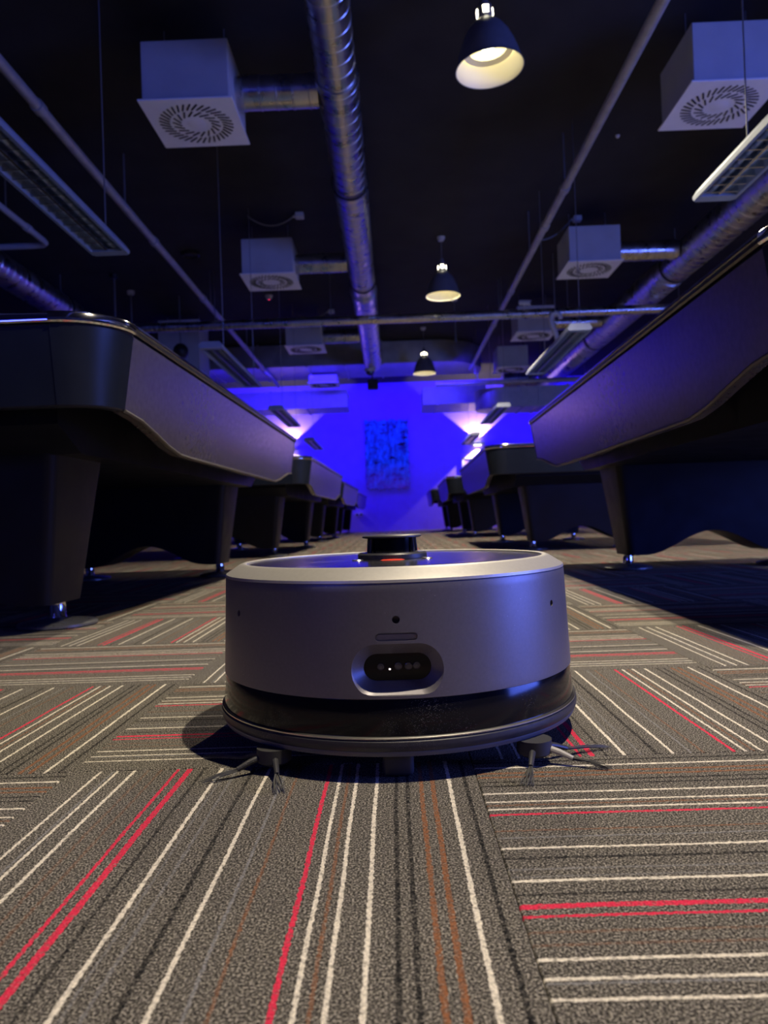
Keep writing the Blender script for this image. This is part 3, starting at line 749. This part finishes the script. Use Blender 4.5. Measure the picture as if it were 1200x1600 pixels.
# broad cross duct with its rounded right bend
pts = [(-4.8, 13.68), (0.85, 13.68)]
for k in range(1, 11):
    a = -PI / 2 + (PI / 2) * k / 10
    pts.append((0.85 + 1.0 * math.cos(a), 14.68 + 1.0 * math.sin(a)))
pts += [(1.85, 15.0), (-4.8, 15.0)]
duct_box('cross_duct', 'broad sheet-metal cross duct with rounded right bend, above the blue wall', pts, 3.17, 3.57,
         [(x, x + .03, 13.66, 15.02) for x in (-3.3, -2.4, -1.5, -0.8, -0.1)])
duct_box('wall_duct', 'lower sheet-metal duct along the blue wall, left of the painting', [(-4.6, 15.6), (-0.86, 15.6), (-0.86, 16.5), (-4.6, 16.5)], 2.68, 3.05,
         [(x, x + .03, 15.58, 16.52) for x in (-3.4, -2.5, -1.75)])
duct_box('wall_duct', 'lower sheet-metal duct along the blue wall, right of the painting', [(0.72, 15.3), (2.02, 15.3), (2.02, 16.6), (0.72, 16.6)], 2.62, 2.98,
         [(x, x + .03, 15.28, 16.62) for x in (1.0,)])
ov = []
for k in range(13):
    a = PI / 2 + PI * k / 12
    ov.append((2.15 + 0.45 * math.cos(a), 14.55 + 0.45 * math.sin(a)))
ov += [(4.6, 14.10), (4.6, 15.0)]
duct_box('oval_duct', 'round-ended low duct above the warm wall sconce', ov, 2.34, 2.72, [(x, x + .03, 14.08, 15.02) for x in (2.55, 2.85, 3.4)])
t = bpy.data.objects['oval_duct']
for xx, yy in ((0.5, 0.0), (1.6, 0.0), (0.5, -.85), (1.6, -.85)):
    obj('hanger_rod', tube(new_bm(), [(xx, yy, .36), (xx, yy, HC - 2.34)], 0.006, 6), MT['rod'], t)

# pipes
def pipe_thing(name, label, pts, r, mt, cat='pipe', rods=(), couplings=(), z_rod=HC):
    p0 = Vector(pts[0]); t = thing(name, label, cat, p0)
    obj('pipe_run', tube(new_bm(), [Vector(p) - p0 for p in pts], r, 16), mt, t)
    for c, d in couplings:
        c = Vector(c) - p0; d = Vector(d).normalized() * 0.04
        obj('coupling', tube(new_bm(), [c - d, c + d], r * 1.25, 16), mt, t)
    for c in rods:
        c = Vector(c) - p0
        obj('hanger_rod', tube(new_bm(), [c + Vector((0, 0, r)), Vector((c.x, c.y, z_rod - p0.z))], 0.008, 8), MT['rod'], t)
    return t
pipe_thing('ceiling_pipe', 'thin grey pipe running down the left side of the ceiling', [(-2.26, -3.0, 3.12), (-2.26, 15.3, 3.12)], 0.036, MT['pipe'],
           rods=[(-2.26, y, 3.12) for y in (3.5, 6.5, 9.6, 12.0)], couplings=[((-2.26, y, 3.12), (0, 1, 0)) for y in (4.9, 7.3, 9.2, 11.8)])
pipe_thing('ceiling_pipe', 'thin grey pipe right of the pendant lamps, running down the ceiling', [(1.60, -3.0, 3.12), (1.60, 14.3, 3.12)], 0.036, MT['pipe'],
           rods=[(1.60, y, 3.12) for y in (3.2, 6.45, 8.1, 10.4, 13.2)], couplings=[((1.60, y, 3.12), (0, 1, 0)) for y in (6.45, 7.3, 9.4, 11.0)])
t = thing('cross_pipe', 'slim spiral pipe crossing the hall horizontally below the ducts', 'pipe', (-3.4, 9.55, 2.87))
obj('pipe_run', spiral_tube(0.058, 0, 7.05, 'X', pitch=0.06, seg=20), MT['galv'], t)
for xx in (1.2, 2.7, 5.75):
    obj('hanger_rod', tube(new_bm(), [(xx, 0, .055), (xx, 0, HC - 2.87)], 0.006, 6), MT['rod'], t)
pipe_thing('wall_pipe', 'pale bent pipe at the far left under the ceiling', [(-3.37, 3.5, 3.18), (-3.37, 7.30, 3.18), (-3.38, 7.38, 3.18), (-3.43, 7.43, 3.18), (-3.52, 7.44, 3.18), (-6.4, 7.44, 3.18)], 0.030, MT['whitepaint'],
           rods=[(-3.37, 6.6, 3.18), (-4.6, 7.44, 3.18)], couplings=[((-3.37, 7.0, 3.18), (0, 1, 0))])
pipe_thing('ceiling_pipe', 'thin copper-toned pipe seen above the rail of the nearest right table', [(4.35, 3.0, 3.05), (4.35, 13.5, 3.05)], 0.04, mat('copper_toned_pipe', (0.45, 0.36, 0.30), 0.4, 0.6), rods=[(4.35, 8.0, 3.05), (4.35, 11.0, 3.05)])
pipe_thing('wall_pipe', 'grey horizontal pipe under the smallest right air box', [(0.9, 14.0, 2.80), (4.0, 14.0, 2.80)], 0.045, MT['pipe'], rods=[(1.7, 14.0, 2.80), (2.9, 14.0, 2.80)])

# ------------------------------------------------------------------ linear lights over the tables (switched off)
def make_linear():
    t = thing('linear_lamp', 'x', 'linear lamp', group='unlit linear lamps over the pool tables')
    L = 1.84; hw = 0.098
    # housing: shallow trapezoid, open below
    bm = new_bm()
    sec = [(-hw, 0.0), (-hw, 0.022), (-hw + .022, 0.055), (hw - .022, 0.055), (hw, 0.022), (hw, 0.0), (hw - .016, 0.0), (hw - .028, 0.040), (-hw + .028, 0.040), (-hw + .016, 0.0)]
    A = [bm.verts.new((x, -L / 2, z)) for x, z in sec]; B = [bm.verts.new((x, L / 2, z)) for x, z in sec]
    for k in range(len(sec)):
        q = (k + 1) % len(sec); bm.faces.new((A[k], A[q], B[q], B[k]))
    bmesh.ops.recalc_face_normals(bm, faces=bm.faces)
    obj('housing', bm, MT['fix'], t, smooth=False)
    for s in (-1, 1):
        bm = new_bm()
        sec2 = [(-hw + .012, 0.0), (-hw, 0.010), (-hw, 0.022), (-hw + .022, 0.055), (hw - .022, 0.055), (hw, 0.022), (hw, 0.010), (hw - .012, 0.0)]
        y0, y1 = s * (L / 2 - .05), s * (L / 2 + .012)
        A = [bm.verts.new((x, y0, z)) for x, z in sec2]; B = [bm.verts.new((x, y1, z)) for x, z in sec2]
        for k in range(len(sec2)):
            q = (k + 1) % len(sec2); bm.faces.new((A[k], A[q], B[q], B[k]))
        bm.faces.new(A); bm.faces.new(B)
        bmesh.ops.recalc_face_normals(bm, faces=bm.faces)
        obj('end_cap', bm, MT['fix'], t, smooth=False)
        obj('tube_lamp', tube(new_bm(), [(s * .03, -L / 2 + .04, .028), (s * .03, L / 2 - .04, .028)], 0.009, 10), MT['tubeoff'], t)
    obj('louvre_spine', bbox(-.006, .006, -L / 2 + .04, L / 2 - .04, .004, .036), MT['louvre'], t, smooth=False)
    n = 22; me = None
    for k in range(n):
        y = -L / 2 + .08 + (L - .16) * k / (n - 1)
        if me is None:
            o = obj('louvre_blade', bbox(-.076, .076, -.003, .003, .004, .034), MT['louvre'], t, smooth=False); me = o.data
        else:
            o = bpy.data.objects.new('louvre_blade', me); COL.objects.link(o); o.parent = t
        o.location = (0, y, 0)
    for s in (-1, 1):
        obj('hanging_wire', tube(new_bm(), [(-.06, s * .70, .05), (-.06, s * .70, HC - 1.76)], 0.0035, 6), MT['wire'], t)
    return t
LZ = 1.76
ll = make_linear()
labs = [(-1.455, 3.02, 'unlit linear lamp over the nearest left pool table'), (-1.455, 7.04, 'unlit linear lamp over the second pool table of the left row'),
        (-1.46, 10.50, 'unlit linear lamp over the third left table, against the blue wall'), (-1.46, 14.35, 'unlit linear lamp over the farthest left table, against the blue wall'),
        (1.585, 2.62, 'unlit linear lamp over the nearest right pool table, crossing the right edge'), (1.56, 6.90, 'unlit linear lamp beside the right duct, over the second right table'),
        (1.56, 11.0, 'unlit linear lamp above the warm wall sconce'), (1.56, 14.4, 'unlit linear lamp over the farthest right table, against the blue wall')]
for k, (x, y, lb) in enumerate(labs):
    o = ll if k == 0 else copy_tree(ll)
    o.location = (x, y, LZ); o['label'] = lb
    if x < 0: o.rotation_euler.z = PI

# ------------------------------------------------------------------ far wall: painting, sconces, sockets, frame
def painting_mat():
    m = bpy.data.materials.new('abstract_painting'); m.use_nodes = True
    nt = m.node_tree; N = nt.nodes; L = nt.links; b = N['Principled BSDF']; b.inputs['Roughness'].default_value = 0.6
    tc = N.new('ShaderNodeTexCoord')
    mp = N.new('ShaderNodeMapping'); mp.inputs['Scale'].default_value = (5.5, 1, 3.0); L.new(tc.outputs['Object'], mp.inputs['Vector'])
    n = N.new('ShaderNodeTexNoise'); n.inputs['Scale'].default_value = 1.6; n.inputs['Detail'].default_value = 6; n.inputs['Roughness'].default_value = .65; L.new(mp.outputs[0], n.inputs['Vector'])
    r = N.new('ShaderNodeValToRGB'); e = r.color_ramp.elements
    e[0].position = .34; e[0].color = (0.03, 0.06, 0.18, 1); e[1].position = .68; e[1].color = (0.12, 0.95, 0.95, 1)
    q = e.new(.43); q.color = (0.03, 0.22, 0.30, 1); q = e.new(.54); q.color = (0.03, 0.60, 0.62, 1)
    L.new(n.outputs['Fac'], r.inputs['Fac'])
    mp2 = N.new('ShaderNodeMapping'); mp2.inputs['Scale'].default_value = (3.0, 1, 9.0); L.new(tc.outputs['Object'], mp2.inputs['Vector'])
    n2 = N.new('ShaderNodeTexNoise'); n2.inputs['Scale'].default_value = 1.3; n2.inputs['Detail'].default_value = 3; L.new(mp2.outputs[0], n2.inputs['Vector'])
    r2 = N.new('ShaderNodeValToRGB'); e2 = r2.color_ramp.elements
    e2[0].position = .60; e2[0].color = (0, 0, 0, 1); e2[1].position = .63; e2[1].color = (1, 1, 1, 1)
    L.new(n2.outputs['Fac'], r2.inputs['Fac'])
    mx = N.new('ShaderNodeMix'); mx.data_type = 'RGBA'; L.new(r2.outputs['Color'], mx.inputs['Factor']); L.new(r.outputs['Color'], mx.inputs['A']); mx.inputs['B'].default_value = (0.01, 0.01, 0.02, 1)
    # rosy paint gathered at the bottom
    sp = N.new('ShaderNodeSeparateXYZ'); L.new(tc.outputs['Object'], sp.inputs[0])
    mr = N.new('ShaderNodeMapRange'); mr.inputs['From Min'].default_value = 0.62; mr.inputs['From Max'].default_value = 0.1; L.new(sp.outputs['Z'], mr.inputs['Value'])
    n5 = N.new('ShaderNodeTexNoise'); n5.inputs['Scale'].default_value = 4.5; n5.inputs['Detail'].default_value = 4; L.new(tc.outputs['Object'], n5.inputs['Vector'])
    ml = N.new('ShaderNodeMath'); ml.operation = 'MULTIPLY'; L.new(mr.outputs[0], ml.inputs[0]); L.new(n5.outputs['Fac'], ml.inputs[1])
    mx2 = N.new('ShaderNodeMix'); mx2.data_type = 'RGBA'; L.new(ml.outputs[0], mx2.inputs['Factor']); L.new(mx.outputs['Result'], mx2.inputs['A']); mx2.inputs['B'].default_value = (0.75, 0.25, 0.45, 1)
    L.new(mx2.outputs['Result'], b.inputs['Base Color'])
    bp = N.new('ShaderNodeBump'); bp.inputs['Strength'].default_value = 1.0; bp.inputs['Distance'].default_value = 0.03
    L.new(n.outputs['Fac'], bp.inputs['Height']); L.new(bp.outputs['Normal'], b.inputs['Normal'])
    return m
MT['painting'] = painting_mat()
pt = thing('painting', 'tall abstract painting in blue relief on the blue wall', 'painting', (-0.07, 17.99, 1.02))
rnd = random.Random(5)
bm = new_bm(); nx, nz = 26, 40; PW, PH = 1.04, 1.66
def ragged(u, v):
    x = (u - .5) * PW; z = v * PH
    e = 0.018 * math.sin(u * 31 + 1) + 0.014 * math.sin(u * 57) + .01 * math.sin(u * 13)
    x += (0.012 * math.sin(v * 40) + .008 * math.sin(v * 73 + 2)) * (1 if u > .5 else -1) * (abs(u - .5) * 2) ** 4
    z += e * (abs(v - .5) * 2) ** 6 * (1.3 if v < .5 else 1)
    return x, z
grid = [[bm.verts.new((ragged(i / nx, j / nz)[0], -0.045 - rnd.uniform(0, .018), ragged(i / nx, j / nz)[1])) for i in range(nx + 1)] for j in range(nz + 1)]
for j in range(nz):
    for i in range(nx): bm.faces.new((grid[j][i], grid[j][i + 1], grid[j + 1][i + 1], grid[j + 1][i]))
obj('painted_relief', bm, MT['painting'], pt)
obj('canvas_frame', bbox(-PW / 2 + .01, PW / 2 - .01, -0.045, 0.0, .02, PH - .02), MT['tableblack'], pt, smooth=False)

def sconce(x, z, label, pw):
    t = thing('wall_sconce', label, 'wall lamp', (x, 17.99, z), group='up and down wall sconces')
    obj('sconce_body', bbox(-.17, .17, -.10, -.012, -.035, .035, 0.006, 1), MT['silver'], t)
    obj('back_plate', bbox(-.08, .08, -.013, 0, -.06, .06, .002, 1), MT['silver'], t)
    for s in (-1, 1):
        obj('lit_lens', bbox(-.09, .09, -.085, -.03, min(s * .0345, s * .037), max(s * .0345, s * .037)), MT['lampwin'], t, smooth=False)
        d = bpy.data.lights.new('sconce_light', 'SPOT'); d.energy = pw; d.color = (1.0, 0.80, 0.36); d.spot_size = math.radians(100); d.spot_blend = 0.12; d.shadow_soft_size = 0.02
        o = bpy.data.objects.new('sconce_light', d); COL.objects.link(o); o.parent = t; o.location = (0, -.115, s * .05)
        o.rotation_euler = (PI if s > 0 else 0, 0, 0)
sconce(2.12, 2.04, 'glowing wall sconce right of the painting, throwing warm light up and down', 150)
sconce(-2.40, 2.10, 'wall sconce hidden behind the left tables, throwing a warm cone up', 90)
t = thing('wall_socket', 'small double wall socket low on the blue wall beside the left tables', 'socket', (-0.80, 17.995, 0.38))
for dx in (-.05, .05):
    p = obj('socket_plate', bbox(dx - .04, dx + .04, -.012, 0, 0, .08, .003, 1), MT['socket'], t)
    obj('socket_well', lathe(new_bm(), [(0, .0125), (.022, .0125), (.026, .0145), (.028, .011), (0, .011)], 20, Matrix.Translation((dx, 0, .04)) @ Matrix.Rotation(PI / 2, 4, 'X')), MT['slot'], p)
t = thing('notice_frame', 'white-edged frame on the wall under the right sconce', 'frame', (2.15, 17.995, 1.1))
for nm, a in (('frame_bar', (-.42, -.37, -.03, 0, 0, .62)), ('frame_bar', (.37, .42, -.03, 0, 0, .62)), ('frame_bar', (-.42, .42, -.03, 0, .58, .62)), ('frame_bar', (-.42, .42, -.03, 0, 0, .04))):
    obj(nm, bbox(*a), MT['plastic'], t, smooth=False)
obj('backing_board', bbox(-.37, .37, -.012, 0, .04, .58), MT['wall'], t, smooth=False)

# ------------------------------------------------------------------ small ceiling devices
def detector(x, y, z, label, led=False, k=1.0):
    t = thing('smoke_detector', label, 'detector', (x, y, z)); t.scale = (k, k, k)
    obj('detector_base', lathe(new_bm(), [(0, 0), (.055, 0), (.055, -.015), (.045, -.022), (0, -.022)], 24), MT['plastic'], t)
    obj('detector_head', lathe(new_bm(), [(0, -.02), (.04, -.02), (.042, -.035), (.03, -.055), (0, -.06)], 24), MT['plastic'], t)
    if led: obj('red_led', lathe(new_bm(), [(0, -.065), (.010, -.060), (.013, -.052), (0, -.050)], 12), MT['redled'], t)
    return t
detector(-1.68, 10.75, HC, 'small detector with a red light behind the second left air box', True)
detector(2.10, 6.53, HC, 'tiny ceiling sensor right of the grey pipe', k=0.35)
def junction(x, y, z, label, cable_pts):
    t = thing('junction_box', label, 'junction box', (x, y, z))
    obj('box_body', bbox(-.045, .045, -.045, .045, -.055, 0, .008, 2), MT['plastic'], t)
    obj('box_gland', tube(new_bm(), [(-.04, 0, -.03), (-.07, 0, -.035)], .014, 10), MT['plastic'], t)
    p0 = Vector((x, y, z))
    obj('cable', tube(new_bm(), [Vector(p) - p0 for p in cable_pts], .009, 8), MT['cable'], t)
    return t
junction(-0.88, 7.91, HC, 'white ceiling junction box with a curved cable above the second left air box', arc((-0.95, 7.91, 3.565), (-1.42, 7.81, 3.55), 0.10))
junction(2.18, 8.29, HC, 'white ceiling junction box with a cable sagging to the right grey pipe', arc((2.11, 8.29, 3.565), (1.62, 7.9, 3.21), 0.07))
junction(-0.84, 11.6, HC, 'small white junction box above the third left air box', arc((-0.91, 11.6, 3.565), (-1.35, 11.5, 3.50), 0.06))
t = thing('cctv_camera', 'small white security camera on the horizontal pipe', 'camera', (1.79, 9.50, 2.965))
obj('camera_body', tube(new_bm(), [(-.06, .02, .045), (.07, -.04, .02)], .034, 16), MT['plastic'], t)
obj('camera_lens', tube(new_bm(), [(.068, -.039, .0205), (.082, -.046, .018)], .024, 16), MT['speaker'], t)
obj('camera_bracket', tube(new_bm(), [(0, .01, .02), (0, .08, -.02)], .012, 10), MT['plastic'], t)
t = thing('white_bracket', 'white hooked mounting bracket beside the small right air box', 'bracket', (2.12, 9.45, 2.45))
bm = new_bm()
tube(bm, [(.06, 0, 0), (.045, 0, .12), (.0, 0, .22), (-.02, 0, .30), (0, 0, .37), (.05, 0, .395), (.10, 0, .36), (.11, 0, .31)], .032, 12)
obj('bracket_arm', bm, MT['plastic'], t)
obj('bracket_rod', tube(new_bm(), [(.04, 0, .39), (.04, 0, HC - 2.45)], .008, 8), MT['rod'], t)
obj('bracket_foot', bbox(.02, .10, -.04, .04, -.03, .01, .006, 1), MT['plastic'], t)
t = thing('plenum_unit', 'tall grey plenum unit above the nearest left table, beside a black speaker', 'air unit', (-3.20, 11.7, 2.68))
obj('unit_casing', bbox(-.32, .32, -.3, .3, 0, .80, .006, 1), MT['whitepaint'], t)
obj('unit_plate', bbox(-.34, .34, -.32, .32, -.012, .004, .002, 1), MT['platewhite'], t)
for sx in (-1, 1): obj('hanger_rod', tube(new_bm(), [(sx * .25, 0, .79), (sx * .25, 0, HC - 2.68)], .006, 6), MT['rod'], t)
t = thing('loudspeaker', 'black globe loudspeaker left of the tall grey plenum unit', 'loudspeaker', (-2.95, 10.6, 2.80))
obj('speaker_body', lathe(new_bm(), [(0, .11), (.05, .105), (.095, .06), (.11, 0), (.10, -.05), (.07, -.09), (0, -.095)], 28), MT['speaker'], t)
obj('speaker_rod', tube(new_bm(), [(0, 0, .10), (0, 0, HC - 2.80)], .010, 8), MT['rod'], t)
t = thing('dome_camera', 'small dome camera under the cross duct, a black box below it', 'camera', (-0.31, 13.35, 3.005))
obj('dome_mount', lathe(new_bm(), [(0, 0), (.10, 0), (.10, -.03), (.085, -.05), (0, -.05)], 24), MT['plastic'], t)
obj('dome_glass', lathe(new_bm(), [(.08, -.05), (.075, -.085), (.045, -.115), (0, -.125)], 24), MT['lens'], t)
obj('box_stem', tube(new_bm(), [(.04, 0, -.11), (.04, 0, -.21)], .012, 8), MT['speaker'], t)
obj('black_box', bbox(-.05, .14, -.08, .08, -.37, -.20, .008, 1), MT['speaker'], t)
# drop rods seen against the dark ceiling
def drop(x, y, z, label, cap=True):
    t = thing('drop_rod', label, 'rod', (x, y, z))
    obj('rod_shaft', tube(new_bm(), [(0, 0, 0), (0, 0, HC - z)], .012, 8), MT['rod'], t)
    obj('ceiling_cap', lathe(new_bm(), [(0, HC - z - .05), (.045, HC - z - .05), (.05, HC - z - .02), (.05, HC - z), (0, HC - z)], 20), MT['plastic'] if cap else MT['speaker'], t)
    obj('rod_end', lathe(new_bm(), [(0, -.02), (.02, -.02), (.02, .02), (0, .02)], 12), MT['rod'], t)
drop(-3.51, 9.6, 2.6, 'black-capped hanging rod over the nearest left table', False)
drop(-3.54, 10.3, 2.55, 'white-capped hanging rod over the nearest left table')
drop(1.05, 11.2, 2.95, 'thin hanging rod between the middle pendant lamp and the pipe')
t = tag(obj('ceiling_speaker', lathe(new_bm(), [(0, 0), (.11, 0), (.11, -.02), (.09, -.035), (.085, -.02), (0, -.018)], 32, Matrix.Translation((-2.34, 8.96, HC))), MT['speaker']), 'round black ceiling speaker left of the second air box', 'speaker')
